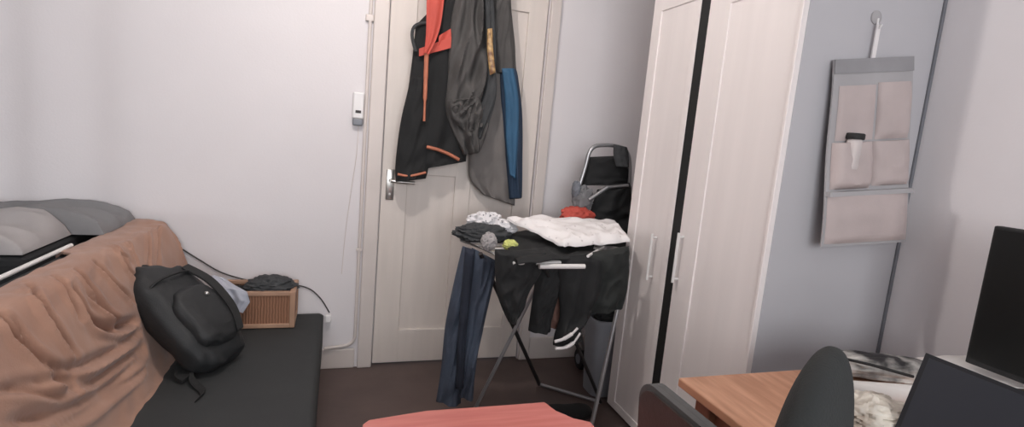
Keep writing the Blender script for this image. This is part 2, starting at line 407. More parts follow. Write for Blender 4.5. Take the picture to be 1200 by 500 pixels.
# long grey coat at the back
yg = 2.70
t = thing('grey_coat', 'long mid grey coat hanging lowest on the door between black and blue jackets', 'coat', at(570, 0, 1, yg), 'jackets on the door')
garment(MB(), [((545,-32),(592,-28)), ((545,30),(598,30)), ((547,90),(601,90)), ((550,150),(604,150)), ((549,195),(606,190)), ((552,212),(604,222)), ((566,228),(603,241))], yg, .045, 3, 3, .35, crease=.012).build('coat_body', LGREYC, t, True)
garment(MB(), [((581,-25),(598,-25)), ((577,10),(599,8)), ((577,50),(603,50)), ((582,86),(605,88))], yg-.04, .04, 5, 2, .3, crease=.01).build('sleeve', GREYC, t, True)
# blue jacket
t = thing('blue_jacket', 'blue jacket hanging at the right end of the coats on the door', 'jacket', at(600, 80, 1, 2.67), 'jackets on the door')
garment(MB(), [((587,80),(604,80)), ((586,92),(607,92)), ((588,130),(612,135)), ((593,190),(612,195)), ((597,233),(611,232))], 2.66, .04, 8, 2, .25).build('jacket_body', NAVYC, t, True)
garment(MB(), [((588,80),(602,80)), ((592,120),(608,120)), ((593,165),(607,165)), ((597,205),(604,210))], 2.622, .018, 9, 1, .2).build('sleeve', BLUEC, t, True)
# black jacket with orange trims
yk = 2.665
t = thing('black_jacket', 'black jacket with orange collar and hem trims at the left of the door', 'jacket', at(505, 30, 1, yk), 'jackets on the door')
def hem(u): return .05*max(0, u-.42)/.58 if u > .45 else 0
garment(MB(), [((487,30),(540,-25)), ((484,62),(540,45)), ((479,100),(543,100)), ((472,150),(546,150)), ((465,192),(547,172)), ((465,203),(546,189))], yk, .05, 1, 3, .3, crease=.012, nu=48).build('jacket_body', BLKC, t, True)
garment(MB(), [((482,88),(504,90)), ((477,110),(505,112)), ((470,140),(504,140)), ((465,175),(503,172)), ((463,200),(502,196)), ((464,213),(499,209))], yk-.02, .045, 22, 1.5, .3, crease=.01, nu=28).build('front_panel', BLKC, t, True)
MB().tube(curve_pts([at(x, y, 1, yk-.04) for x, y in ((487,60),(483,42),(486,31),(497,27),(512,30))], 6), .008, 8).build('collar', DGCL, t, True)
MB().slab(lambda u, v: at(lerp(491,533,u), lerp(62+v*1,47,u)+v*lerp(8,13,u)-5, 1, yk-.056-.006*sin(u*9)), lambda u, v: at(lerp(491,533,u), lerp(62,47,u)+v*lerp(8,13,u)-5, 1, yk-.03), 14, 4).build('collar_trim', REDC, t, True)
MB().slab(lambda u, v: at(lerp(514,534,u), lerp(42,30,u)+v*12, 1, yk-.052-.006*sin(u*7+v*3)), lambda u, v: at(lerp(514,534,u), lerp(42,30,u)+v*12, 1, yk-.03), 10, 5).build('lining', REDC, t, True)
pxpath(MB(), [(500,172),(512,175),(525,180),(538,187)], 1, yk-.054, .0085, 8).build('hem_trim', ORNG, t, True)
pxpath(MB(), [(466,204),(480,206),(499,202)], 1, yk-.062, .006, 8).build('hem_trim', ORNG, t, True)
pxpath(MB(), [(500,62),(499,90),(498,115),(497,142)], 1, yk-.064, [.011]*9+[.010]*8+[.006]*8, 8).build('zip_trim', ORNG, t, True)
garment(MB(), [((536,-22),(552,-22)), ((520,2),(545,2)), ((518,22),(540,25))], yk-.004, .03, 12, 2, .3, nu=16, nv=16).build('hood', DGCL, t, True)
# red strap
def red(u, v, o):
    a, b = [(500,-34),(499,40),(496,62)], [(524,-34),(516,30),(503,64)]
    L = [at(*p, 1, yk-.075) for p in a]; R = [at(*p, 1, yk-.075) for p in b]
    p = lerp(arc_list(L, v), arc_list(R, v), u); p.y += .11*max(0, (.12-v)/.12)-o-.008*sin(u*pi)-.004*sin(u*11+v*4); return p
o = MB().slab(lambda u, v: red(u, v, .004), lambda u, v: red(u, v, 0), 10, 24).build('red_strap', REDC, None, True)
tag(o, 'bright red cloth strap hanging in front of the black jacket', 'strap')
# grey jacket in front
yj = 2.625
t = thing('grey_jacket', 'charcoal grey jacket bunched in the middle of the door over other coats', 'jacket', at(552, 0, 1, yj), 'jackets on the door')
garment(MB(), [((541,-25),(566,-28)), ((530,15),(574,5)), ((526,60),(579,50)), ((524,100),(578,95)), ((522,128),(575,135)), ((531,155),(569,158)), ((543,182),(562,178))], yj, .075, 4, 4, .5, crease=.07, nu=48, nv=60).build('jacket_body', GREYC, t, True)
garment(MB(), [((566,-25),(576,-24)), ((568,30),(580,30)), ((570,80),(581,85)), ((562,125),(580,120)), ((550,160),(565,165))], yj-.03, .035, 6, 1, .3, crease=.01, nu=20).build('sleeve', DGCL, t, True)
garment(MB(), [((525,118),(560,112)), ((530,138),(566,128)), ((546,156),(566,148))], yj-.05, .035, 16, 2, .3, crease=.03, nu=24, nv=24).build('cuff_fold', GREYC, t, True)
garment(MB(), [((571,34),(577,33)), ((571,60),(578,58)), ((574,88),(581,85))], yj-.062, .012, 7, 1, .2, nu=10, nv=16).build('lining', GOLD, t, True)
# ------------------------------------------------------------------ sofa bed
XS0, XS1, YS0, YS1, ZS = -.90, -.038, .55, 2.715, .305
t = thing('sofa_bed', 'low sofa bed with black sheeted seat and draped reclining back along the left', 'sofa bed', (-.45, 1.7, 0))
MB().box((-.72, YS0+.03, .03), (-.07, YS1-.02, .125), .01).box((-.70, YS0+.06, 0), (-.64, YS0+.12, .03)).box((-.14, YS0+.06, 0), (-.08, YS0+.12, .03)).box((-.70, YS1-.12, 0), (-.64, YS1-.06, .03)).box((-.14, YS1-.12, 0), (-.08, YS1-.06, .03)).build('base', BLACKP, t)
def seat_pt(u, v):
    x, y = lerp(-.62, XS1, u), lerp(YS0, YS1, v)
    ed = min((XS1-x)/.03, (YS1-y)/.03, (y-YS0)/.03, 1)
    z = ZS-.02*(1-sqrt(max(0, 1-(1-max(0, ed))**2)))
    z += .003*noise.noise(Vector((x*6, y*4, 1)))+.0025*(.5-abs(noise.noise(Vector((x*5+y*3, y*7, 4)))))
    return Vector((x, y, z))
MB().slab(seat_pt, lambda u, v: Vector((lerp(-.62, XS1, u), lerp(YS0, YS1, v), .126)), 60, 110).build('mattress', MATT, t, True)
# reclined back under the throw
prof = [(-.72,.13), (-.765,.40), (-.82,.60), (-.86,.72), (-.85,.738), (-.81,.745), (-.755,.72), (-.72,.65), (-.685,.50), (-.645,.306), (-.66,.13)]
MB().prism(prof, lambda p: Vector((p[0], YS0+.02, p[1])), lambda p: Vector((p[0], YS1-.02, p[1]))).build('back_cushion', MATT, t)
# brown throw: runs over the top, down the front and out on to the seat
tp = [Vector(p) for p in ((-.885,0,.60), (-.885,0,.72), (-.855,0,.762), (-.80,0,.778), (-.742,0,.776), (-.70,0,.755), (-.668,0,.69), (-.637,0,.60), (-.605,0,.48), (-.575,0,.37), (-.552,0,.318), (-.525,0,.309))]
TC = curve_pts(tp, 10)
fold_px = [ # folds read off the photograph as arcs in (y, down) space: pts, height, width
]
def throw_base(y, v):
    x = v*(len(TC)-1); i = min(int(x), len(TC)-2); p = lerp(TC[i], TC[i+1], x-i).copy()
    n = (TC[min(i+2, len(TC)-1)]-TC[max(i-1, 0)]); n = Vector((n.z, 0, -n.x)); n = Vector((-n.x, 0, -n.z)) if False else n
    n.normalize()
    p.y = y; return p, n
FOLDS = [ # folds of the cloth as read off the photograph: path, height, half width
 ([(0,360),(20,384),(44,408),(68,436),(92,452)], .015, .016), ([(40,338),(56,360),(76,388),(94,414)], .015, .014),
 ([(86,334),(100,356),(116,376),(140,386),(164,376)], .017, .015), ([(108,340),(128,364),(148,378),(166,372)], .014, .012),
 ([(72,430),(100,428),(132,414),(168,392)], .013, .013), ([(80,450),(116,444),(148,424),(172,404)], .014, .014),
 ([(0,452),(36,454),(72,460),(96,458)], .012, .014), ([(12,492),(60,484),(108,464),(144,440),(174,412)], .015, .015),
 ([(60,498),(104,484),(140,456),(172,432)], .013, .014), ([(72,430),(86,440),(112,438)], .010, .011),
 ([(14,364),(40,396),(60,420),(82,432)], .010, .012), ([(131,280),(146,294),(158,306)], .010, .012),
 ([(193,262),(191,285),(189,312)], .013, .012), ([(179,266),(180,285),(178,310)], .012, .012), ([(207,264),(213,284),(218,306)], .012, .010),
 ([(30,326),(48,347),(62,368)], .010, .013), ([(64,319),(84,344),(98,372)], .012, .013), ([(92,312),(118,347),(140,370)], .013, .013),
 ([(112,302),(140,333),(160,350)], .013, .012), ([(142,290),(152,312),(166,326)], .010, .012), ([(120,398),(146,396),(170,384)], .010, .011),
 ([(150,275),(160,290),(166,310)], .009, .011), ([(20,440),(60,446),(90,440)], .008, .012)]
import numpy as np
GY = np.linspace(.85, 2.70, 150); GV = np.linspace(.28, 1, 90)
def to_px(p):
    d = p-ORG; z = d.dot(FW); return W/2+FPX*d.dot(RT)/z, H/2-FPX*d.dot(UP)/z
GP = np.array([[to_px(throw_base(y, v)[0]) for v in GV] for y in GY])
SEGS = []
for pts, a_, w_ in FOLDS:
    q = []
    for x_, y_ in pts:
        k = np.argmin(((GP-np.array([x_, y_]))**2).sum(-1)); i_, j_ = np.unravel_index(k, GP.shape[:2]); q.append((GY[i_], GV[j_]*.9, 0))
    cv = [(p.x, p.y) for p in curve_pts(q, 8)]
    for k in range(len(cv)-1):
        e = min(1, (k+1)/7, (len(cv)-k)/7)
        SEGS.append((*cv[k], *cv[k+1], a_*e*1.7, w_*.72, len(SEGS) if k == 0 else SEGS[-1][6]))
SA = np.array(SEGS); FID = SA[:, 6]
STARTS = [np.where(FID == f)[0] for f in sorted(set(FID))]
def fold_h(y, v):
    px_, py_ = y, v*.9
    ax_, ay_, bx_, by_ = SA[:, 0], SA[:, 1], SA[:, 2], SA[:, 3]
    dx, dy = bx_-ax_, by_-ay_; L2 = dx*dx+dy*dy+1e-9
    t_ = np.clip(((px_-ax_)*dx+(py_-ay_)*dy)/L2, 0, 1)
    ex, ey = px_-ax_-t_*dx, py_-ay_-t_*dy
    d2 = ex*ex+ey*ey; sg = np.sign(dx*ey-dy*ex); h = 0.
    for ix in STARTS:
        k = ix[np.argmin(d2[ix])]; d = sqrt(d2[k])
        if d > .12: continue
        w_ = SA[k, 5]; a_ = SA[k, 4]; s_ = d*sg[k]
        h += a_*(math.exp(-(d/w_)**2*.9)-.55*math.exp(-((s_-1.7*w_)/(1.1*w_))**2)-.2*math.exp(-((s_+2*w_)/(1.4*w_))**2))
    return h
def throw_edge(y):     # where the throw stops behind the top
    return .0 if y > 2.0 else .30
def throw_pt(u, v, o):
    y = lerp(.75, 2.70, u)
    v0 = 0.05 + .23*min(1, max(0, (2.12-y)/.12))
    vv = lerp(v0, 1, v)
    p, n = throw_base(y, vv)
    if y > 2.66: p.z -= .012*((y-2.66)/.04)**2*max(0, min(1, (p.z-.35)/.3))
    lift = .018*math.exp(-((y-2.45)/.3)**2)*max(0, 1-abs(vv-.36)/.3)
    h = fold_h(y, vv) + .006*noise.noise(Vector((y*5, vv*6, 2))) + .004*noise.noise(Vector((y*14+vv*8, vv*14, 5))) + .007*(.35-abs(noise.noise(Vector((y*11-vv*5, vv*4+y*2, 8))))) + lift
    if vv > .9: p.x += .035*noise.noise(Vector((y*3, 0, 3)))*(vv-.9)/.1; h = max(h, .0)
    return p + n*(h+o)
NSGN = 1
MB().slab(lambda u, v: throw_pt(u, v, .018), lambda u, v: throw_pt(u, v, .010), 300, 150).build('throw', THROW, t, True)['label'] = 'brown rumpled throw over the sofa back'
MB().tube([(-.842, YS0, .762), (-.842, 2.12, .762)], .007, 10).build('back_rail', WTUBE, t, True)['label'] = 'white rail along the back'
# ------------------------------------------------------------------ bed behind the sofa
t = thing('bed', 'bed against the back wall behind the sofa with black mattress', 'bed', (-1.6, 2.35, 0))
MB().box((-2.25, 2.02, .50), (-.925, 2.70, .745), .03, 3).build('mattress', BLKB, t)
b = MB().box((-2.27, 1.99, .36), (-.915, 2.71, .50), .01)
for x in (-2.25, -.985):
    for y in (2.0, 2.64): b.box((x, y, 0), (x+.06, y+.06, .36), .004)
b.build('bed_frame', WTUBE, t)
def bed_cloth(name, label, mt, x0, x1, y0, y1, z0, hz, seed, cat, fold=0.):
    def top(u, v):
        x, y = lerp(x0, x1, u), lerp(y0, y1, v)
        e = min(1, u/.06, (1-u)/.10, v/.16, (1-v)/.1); e = sqrt(max(0, 1-(1-max(0, e))**2))
        z = z0+e*(hz*(1+.22*noise.noise(Vector((x*3, y*4, seed))))+.034*(.5-abs(noise.noise(Vector((x*4+y*3, y*6-x*2, seed+3))))*2)+fold*sin(y*16+x*4))
        return Vector((x, y, max(z, z0+.004)))
    o = MB().slab(top, lambda u, v: Vector((lerp(x0, x1, u), lerp(y0, y1, v), z0)), 70, 44).build(name, mt, None, True)
    return tag(o, label, cat)
bed_cloth('duvet', 'dark grey duvet heaped along the wall on the bed', GDUV, -2.2, -.835, 2.36, 2.70, .748, .072, 3, 'duvet', .004)
bed_cloth('blanket', 'light grey crumpled blanket at the front of the bed', LDUV, -2.2, -.935, 2.03, 2.36, .748, .075, 9, 'blanket', .012)
o = MB().blob((-.985, 1.90, .76), (.06, .07, .035), 4, .2).build('white_cushion', WHC, None, True); bpy.data.objects.remove(o)
# ------------------------------------------------------------------ crate with clothes
BX0, BX1, BY0, BY1, BZ0, BZ1 = -.49, -.16, 2.50, 2.70, ZS+.004, .478
t = thing('storage_crate', 'brown woven storage crate on the sofa seat against the wall', 'crate', (-.325, 2.6, BZ0))
w = .012
MB().box((BX0, BY0+.004, BZ0+.01), (BX1, BY0+w, BZ1-.015)).box((BX0, BY1-w, BZ0+.01), (BX1, BY1-.004, BZ1-.015)).box((BX0+.004, BY0+w, BZ0+.01), (BX0+w, BY1-w, BZ1-.015)).box((BX1-w, BY0+w, BZ0+.01), (BX1-.004, BY1-w, BZ1-.015)).box((BX0, BY0, BZ0), (BX1, BY1, BZ0+.01)).build('woven_panel', WICK, t)
fr = MB()
for x in (BX0-.002, BX1-.022):
    for y in (BY0-.003, BY1-.019): fr.box((x, y, BZ0), (x+.024, y+.022, BZ1), .004)
for z in (BZ0, BZ1-.02):
    for y in (BY0-.003, BY1-.019): fr.box((BX0+.02, y, z), (BX1-.02, y+.022, z+.02), .004)
    for x in (BX0-.002, BX1-.022): fr.box((x, BY0+.018, z), (x+.024, BY1-.018, z+.02), .004)
fr.build('rim', WICKR, t)
o = MB().blob((-.27, 2.60, .480), (.105, .085, .04), 5, .3, 2.2, nu=56, nv=36).build('charcoal_garment', DGCL, None, True)
tag(o, 'charcoal crumpled garment heaped at the right of the crate', 'garment')
o = MB().blob((-.40, 2.60, .42), (.07, .07, .05), 8, .3, 2.2).build('black_garment', BLKC, None, True)
tag(o, 'black crumpled garment down in the left of the crate', 'garment')
def pale(u, v, o):
    # cloth that lies over the crate's left corner and hangs down the front
    pts = [(252,322), (262,330), (272,338), (277,350), (275,363)]
    wd = [14, 16, 22, 20, 12]
    ys = [2.62, 2.56, 2.488, 2.478, 2.474]
    i = min(int(v*4), 3); s = v*4-i
    px = lerp(pts[i][0], pts[i+1][0], s)+(u-.5)*2*lerp(wd[i], wd[i+1], s)*.8; py = lerp(pts[i][1], pts[i+1][1], s)+(abs(u-.4))*6
    y = lerp(ys[i], ys[i+1], s)
    n = .010*noise.noise(Vector((u*4, v*5, 3)))+.006*sin(u*14+v*3)
    p = at(px, py, 1, y-.006+n-o); p.z = max(p.z, .32); return p
o = MB().slab(lambda u, v: pale(u, v, .007), lambda u, v: pale(u, v, 0), 28, 36).build('pale_cloth', LBCL, None, True)
tag(o, 'pale blue grey cloth hanging over the front left edge of the crate', 'cloth')
# ------------------------------------------------------------------ backpack
t = thing('backpack', 'black backpack slumped against the brown throw on the sofa seat', 'backpack', (-.42, 2.2, ZS))
ax0, ax1 = Vector((-.425, 2.13, .385)), Vector((-.605, 2.21, .58))
zx = (ax1-ax0).normalized(); nx = Vector((.80, -.32, .36)); nx = (nx-zx*nx.dot(zx)).normalized(); wx = zx.cross(nx).normalized()
L = .245
BM = Matrix((wx, nx, zx)).transposed(); bc = (ax0+ax1)/2
def bag_pt(q): return bc + BM @ Vector(q)
def sup(mb, c, r, sq, seed, amp):
    return mb.blob(bag_pt(c), r, seed, amp, 1.6, sq, BM, 48, 30, False)
sup(MB(), (0, 0, 0), (.140, .085, .222), .66, 2, .12).build('main_compartment', BAGM, t, True)
sup(MB(), (.0, .062, -.04), (.110, .05, .125), .6, 6, .10).build('front_pocket', BAGM, t, True)
MB().tube(curve_pts([bag_pt(q) for q in ((-.045,-.02,.205),(-.04,-.01,.235),(0,0,.246),(.04,-.01,.235),(.045,-.02,.205))], 6), .009, 8).build('carry_handle', BAGD, t, True)
MB().tube(curve_pts([bag_pt(q) for q in ((-.125,.03,.12),(-.09,.075,.14),(0,.09,.145),(.09,.075,.14),(.125,.03,.12))], 6), .005, 6).build('zip', BAGD, t, True)
def strap(pts, w, th, name):
    P = curve_pts(pts, 8); mb = MB(); wd = Vector((.35, .9, .1)).normalized()
    def f(o):
        def g(u, v):
            x = v*(len(P)-1); i = min(int(x), len(P)-2); return lerp(P[i], P[i+1], x-i)+wd*(u-.5)*w+Vector((0, 0, o))
        return g
    mb.slab(f(th), f(0), 2, 40).build(name, BAGD, t, True)
strap([bag_pt((.085,.07,.165)), bag_pt((.095,.105,.06)), bag_pt((.08,.115,-.07)), bag_pt((.05,.10,-.16))], .04, .008, 'shoulder_strap')
strap([Vector((-.46,2.05,.335)), Vector((-.455,1.99,.325)), Vector((-.43,1.95,.314)), Vector((-.40,1.90,.313)), Vector((-.405,1.85,.312))], .028, .006, 'loose_strap')
strap([Vector((-.50,2.16,.36)), Vector((-.51,2.08,.34)), Vector((-.50,2.03,.322)), Vector((-.47,2.0,.316))], .05, .01, 'loose_strap')
MB().blob(bag_pt((.02,.113,.02)), (.009,.006,.009), 1, .0).build('logo_badge', CHROME, t, True)
# ------------------------------------------------------------------ drying rack
ZR = .78
t = thing('drying_rack', 'white and grey folding clothes drying rack loaded with laundry before the door', 'drying rack', (.9, 2.1, 0))
def P(px, py, z): return at(px, py, 2, z)
fl, nl, nr, fr_ = P(541,281,ZR), P(602,308,ZR), Vector((1.17,1.92,ZR)), Vector((1.17,2.36,ZR))
MB().tube([fl, nl, nr, fr_], .009, 10, closed=True).build('top_frame', WTUBE, t, True)
for k in range(1, 7):
    s = k/7
    MB().tube([lerp(fl, nl, s), lerp(fr_, nr, s)], .0045, 8).build('rod', WTUBE, t, True)
q0, q1 = P(632,312,ZR-.008), P(685,312,ZR-.008)
MB().tube([P(689,300,.815), P(707,289,.815)], .006, 10).build('rod', WTUBE, t, True)
MB().tube([q0, q1], .010, 10).build('front_bar', WTUBE, t, True)
feet = [P(557,478,.012), P(632,450,.012), P(704,471,.012), Vector((1.075,1.90,.012))]
tops = [P(648,297,.77), P(563,297,.77), Vector((.78,1.88,.77)), Vector((1.225,2.0,.77))]
MB().tube([tops[0], feet[0]], .0085, 10).build('leg', SILVER, t, True)
MB().tube([tops[1], feet[1]], .0095, 10).build('leg', DTUBE, t, True)
MB().tube([tops[3], feet[3]], .0095, 10).build('leg', SILVER, t, True)
MB().tube([tops[2], Vector((1.12,2.12,.26)), feet[2]], .0085, 10).build('leg', DTUBE, t, True)
MB().tube([feet[1], feet[2]], .0085, 10).build('foot_bar', SILVER, t, True)
MB().tube([feet[0], feet[3]], .0085, 10).build('foot_bar', SILVER, t, True)
# laundry
t = thing('jeans', 'faded blue jeans hanging over the left end of the drying rack', 'jeans', at(540, 300, 1, 2.1))
garment(MB(), [((553,290),(583,306)), ((549,330),(577,335)), ((543,380),(566,382)), ((540,430),(557,430)), ((535,462),(554,466))], 2.10, .05, 2, 1.5, .25, crease=.012, nu=28).build('trouser_leg', JEAN, t, True)
garment(MB(), [((542,288),(556,293)), ((532,330),(551,333)), ((522,380),(544,382)), ((517,430),(541,430)), ((511,470),(540,472))], 2.13, .05, 4, 1, .25, crease=.012, nu=28).build('trouser_leg', JEAN, t, True)
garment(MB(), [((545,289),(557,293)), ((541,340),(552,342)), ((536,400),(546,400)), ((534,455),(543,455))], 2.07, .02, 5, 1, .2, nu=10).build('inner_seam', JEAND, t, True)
def top_sheet(c, thick, seed, amp, nu=60, nv=40):
    A, B, D, E_ = [Vector(x) for x in c]      # far left, far right, near right, near left
    def f(o):
        def g(u, v):
            p = lerp(lerp(A, B, u), lerp(E_, D, u), v)
            e = min(1, u/.05, (1-u)/.05, v/.06, (1-v)/.06)
            w = amp*(.5-abs(noise.noise(Vector((u*3.5+v*1.5, v*3.5-u, seed))))*2)+amp*.5*noise.noise(Vector((u*8, v*8, seed)))
            p.z += w*(.3+.7*e)+o*(.35+.65*max(0, e)); p.x += .012*noise.noise(Vector((v*6, seed, 0))); p.y += .015*noise.noise(Vector((u*6, 0, seed)))
            return p
        return g
    return MB().slab(f(thick), f(0), nu, nv)
o = top_sheet((at(594,258,1,2.25), at(724,266,1,2.30), at(738,284,1,1.97), at(662,290,1,1.95)), .030, 3, .020).build('spotted_cloth', SPOT, None, True)
tag(o, 'white cloth with faint grey spots spread over the top of the drying rack', 'cloth')
o = top_sheet((P(583,272,.80), P(690,272,.80), P(700,300,.795), P(606,310,.795)), .012, 6, .010).build('vest', BLKC, None, True)
tag(o, 'black vest laid flat on the rack rods under the spotted white cloth', 'vest')
o = MB().tube(curve_pts([P(700,290,.80), P(722,287,.805), P(733,281,.82)], 6), .014, 10).build('x', WHC); bpy.data.objects.remove(o)
def lump(name, px, py, z, rad, seed, mt, label, cat, amp=.32, rot=0., fr=2.2):
    M = Matrix.Rotation(rot, 3, 'Z'); o = MB().blob(P(px, py, z), rad, seed, amp, fr, 1, M, 56, 34).build(name, mt, None, True)
    return tag(o, label, cat)
lump('printed_cloth', 568, 260, .855, (.08,.06,.045), 11, SPOT2, 'white cloth with dark print crumpled at the far left of the rack', 'cloth', .35)
lump('grey_tshirt', 566, 273, .825, (.125,.075,.04), 5, DGCL, 'dark grey T-shirt crumpled on the left end of the rack', 'shirt', .3)
lump('grey_sock', 573, 283, .825, (.032,.035,.036), 7, LDUV, 'light grey balled sock at the left edge of the rack', 'sock', .25)
lump('printed_sock', 592, 266, .845, (.055,.045,.035), 14, SPOT2, 'white and black patterned sock beside the big spotted cloth', 'sock', .3)
lump('yellow_sock', 598, 287, .81, (.03,.025,.022), 21, YELC, 'pale yellow green sock lying on the rack front', 'sock', .3)
def hang(name, rows, y, d, seed, mt, label, cat, **k):
    o = garment(MB(), rows, y, d, seed, k.pop('folds', 2), .3, crease=.012, **k).build(name, mt, None, True)
    return tag(o, label, cat)
hang('black_shirt', [((580,292),(640,296)), ((580,318),(634,318)), ((583,345),(620,340)), ((590,365),(612,360)), ((596,377),(602,375))], 1.905, .05, 3, BLKC, 'black shirt hanging to a point beside the blue jeans', 'shirt', back=.5)
hang('black_trousers', [((628,300),(668,300)), ((626,335),(658,335)), ((622,365),(648,365)), ((619,387),(644,388))], 1.93, .045, 5, BLKC, 'short black trousers hanging near the middle of the rack', 'trousers', back=.5)
hang('brown_top', [((642,312),(662,312)), ((642,345),(660,345)), ((643,383),(657,386))], 1.96, .025, 6, BRNC, 'dusty brown garment showing between two black ones on the rack', 'garment', back=.4)
t = thing('black_tracksuit_top', 'black tracksuit top hanging from the rack with white striped cuff', 'top', at(670, 300, 1, 2.0))
garment(MB(), [((652,300),(708,296)), ((654,335),(704,335)), ((656,370),(694,365)), ((650,392),(680,385)), ((648,404),(680,396))], 1.90, .05, 8, 2, .3, crease=.012, back=.5).build('top_body', BLKC, t, True)
for dy in (0, 9):
    pxpath(MB(), [(650,400+dy),(660,397+dy),(670,391+dy),(677,384+dy)] if dy == 0 else [(651,408),(662,407),(672,401),(680,390)], 1, 1.846, [.0065]*9+[.008]*8+[.005]*8, 8).build('cuff_stripe', WHC, t, True)
hang('dark_sweatshirt', [((682,298),(737,288)), ((684,325),(737,315)), ((686,350),(733,340)), ((690,366),(728,358))], 1.90, .05, 12, BLKC2, 'greenish black sweatshirt hanging at the right end of the rack', 'sweatshirt', back=.5)
o = MB().blob(at(676, 254, 1, 2.40), (.085, .05, .05), 13, .35, 2.0, 1, None, 48, 30).build('red_cloth', REDC, None, True)
tag(o, 'red orange cloth bunched behind the spotted white cloth near the pushchair', 'cloth')
# ------------------------------------------------------------------ folded pushchair in the nook
yp = 2.50
t = thing('folded_pushchair', 'folded black pushchair with silver frame standing in the nook by the wardrobe', 'pushchair', (1.36, yp, 0))
def S(px, py, y=yp): return at(px, py, 1, y)
MB().tube(curve_pts([S(668,262), S(677,225), S(686,195), S(690,180), S(696,172), S(706,170), S(722,171), S(733,176), S(738,190), S(737,225), S(735,262), Vector((1.50,yp,.5)), Vector((1.52,yp+.02,.12))], 6), .0105, 10).build('handle_frame', SILVER, t, True)
MB().tube([S(668,262), Vector((1.22,yp+.03,.5)), Vector((1.34,yp+.05,.12))], .0105, 10).build('frame_leg', SILVER, t, True)
garment(MB(), [((688,184),(733,182)), ((684,205),(737,205)), ((682,217),(737,216))], yp+.02, .05, 2, 1, .2, nu=24, nv=24).build('seat_back', BLKC, t, True)
garment(MB(), [((700,222),(738,214)), ((694,240),(739,240)), ((690,255),(739,262)), ((690,285),(739,290))], yp-.01, .07, 4, 2, .3, crease=.012, nu=30, nv=30).build('folded_canopy', BLKC, t, True)
garment(MB(), [((719,169),(734,172)), ((719,182),(736,182)), ((722,195),(736,196))], yp-.05, .035, 6, 1, .2, nu=18, nv=18).build('grip_cover', DGCL, t, True)
MB().tube([S(690,234,yp-.07), S(712,219,yp-.07)], .010, 10).build('hinge_tube', SILVER, t, True)
MB().blob(S(683,233,yp-.03), (.055,.035,.065), 5, .35).build('grey_liner', GDUV, t, True)
MB().blob(S(675,222,yp-.03), (.02,.03,.045), 3, .3).build('joint', GPLAS, t, True)
MB().tube([S(712,219,yp-.06), S(736,217,yp-.06)], .008, 8).build('cross_tube', SILVER, t, True)
for x, y in ((1.34, yp+.06), (1.52, yp+.02)):
    wz = MB().lathe([(.03,-.018), (.055,-.016), (.06,-.008), (.06,.008), (.055,.016), (.03,.018)], (x, y, .061), 24, 'x').build('wheel', RUB, t, True)
    MB().lathe([(.028,-.02), (.028,.02)], (x, y, .061), 16, 'x').build('hub', GPLAS, wz, True)
# bin in the nook and shoes on the floor
t = thing('storage_bin', 'dark grey plastic bin on the floor in the nook beside the wardrobe', 'bin', (1.4, 2.31, 0))
def bin_pt(u, v, o):
    a = 2*pi*u; s = lerp(.82, 1, v); x = math.copysign(abs(cos(a))**.45, cos(a))*(.155-o)*s; y = math.copysign(abs(sin(a))**.45, sin(a))*(.095-o)*s
    return Vector((1.385+x, 2.305+y, .40*v+.002))
b = MB(); N = 48; rings = []
for v, o in ((0,0), (.5,0), (.93,0), (.935,-.008), (1,-.008), (1,.006), (.05,.006)):
    rings.append([b.bm.verts.new(bin_pt(k/N, v, o)) for k in range(N)])
for A, B_ in zip(rings, rings[1:]):
    for k in range(N): b.bm.faces.new((A[k], A[(k+1) % N], B_[(k+1) % N], B_[k]))
b.bm.faces.new(rings[0][::-1]); b.bm.faces.new(rings[-1])
b.build('bin_body', BINM, t, True)
MB().blob((1.385, 2.305, .39), (.125, .07, .045), 8, .3).build('liner_bag', BLKC, t, True)
def shoe(label, x, y, rot):
    t = thing('shoe', label, 'shoe', (x, y, 0), 'black shoes on the floor under the rack')
    M = Matrix.Translation((x, y, 0)) @ Matrix.Rotation(rot, 4, 'Z')
    prof = [(-.13,.030,.085), (-.10,.036,.095), (-.05,.036,.085), (0,.040,.07), (.05,.045,.058), (.10,.045,.05), (.13,.034,.04), (.14,.015,.03)]
    def up(u, v):
        x_ = v*(len(prof)-1); i = min(int(x_), len(prof)-2); s = x_-i
        px_, w_, h_ = [lerp(prof[i][k], prof[i+1][k], s) for k in range(3)]
        a = pi*u; return M @ Vector((px_, -w_*cos(a), .018+(h_-.018)*sin(a)**.6))
    MB().slab(up, lambda u, v: M @ Vector(((M.inverted() @ up(u, v)).x, (M.inverted() @ up(u, v)).y*.9, .018)), 14, 28).build('upper', BLKC, t, True)
    ol = [(-.135, 0), (-.125,.028), (-.06,.038), (.05,.048), (.11,.046), (.145,.015), (.145,-.015), (.11,-.046), (.05,-.048), (-.06,-.038), (-.125,-.028)]
    MB().prism(ol, lambda p: M @ Vector((p[0], p[1], .001)), lambda p: M @ Vector((p[0], p[1], .02))).build('sole', RUB, t)
q = P(664, 484, .03)
shoe('black shoe on the floor nearest the red table corner', q.x, q.y, .3)
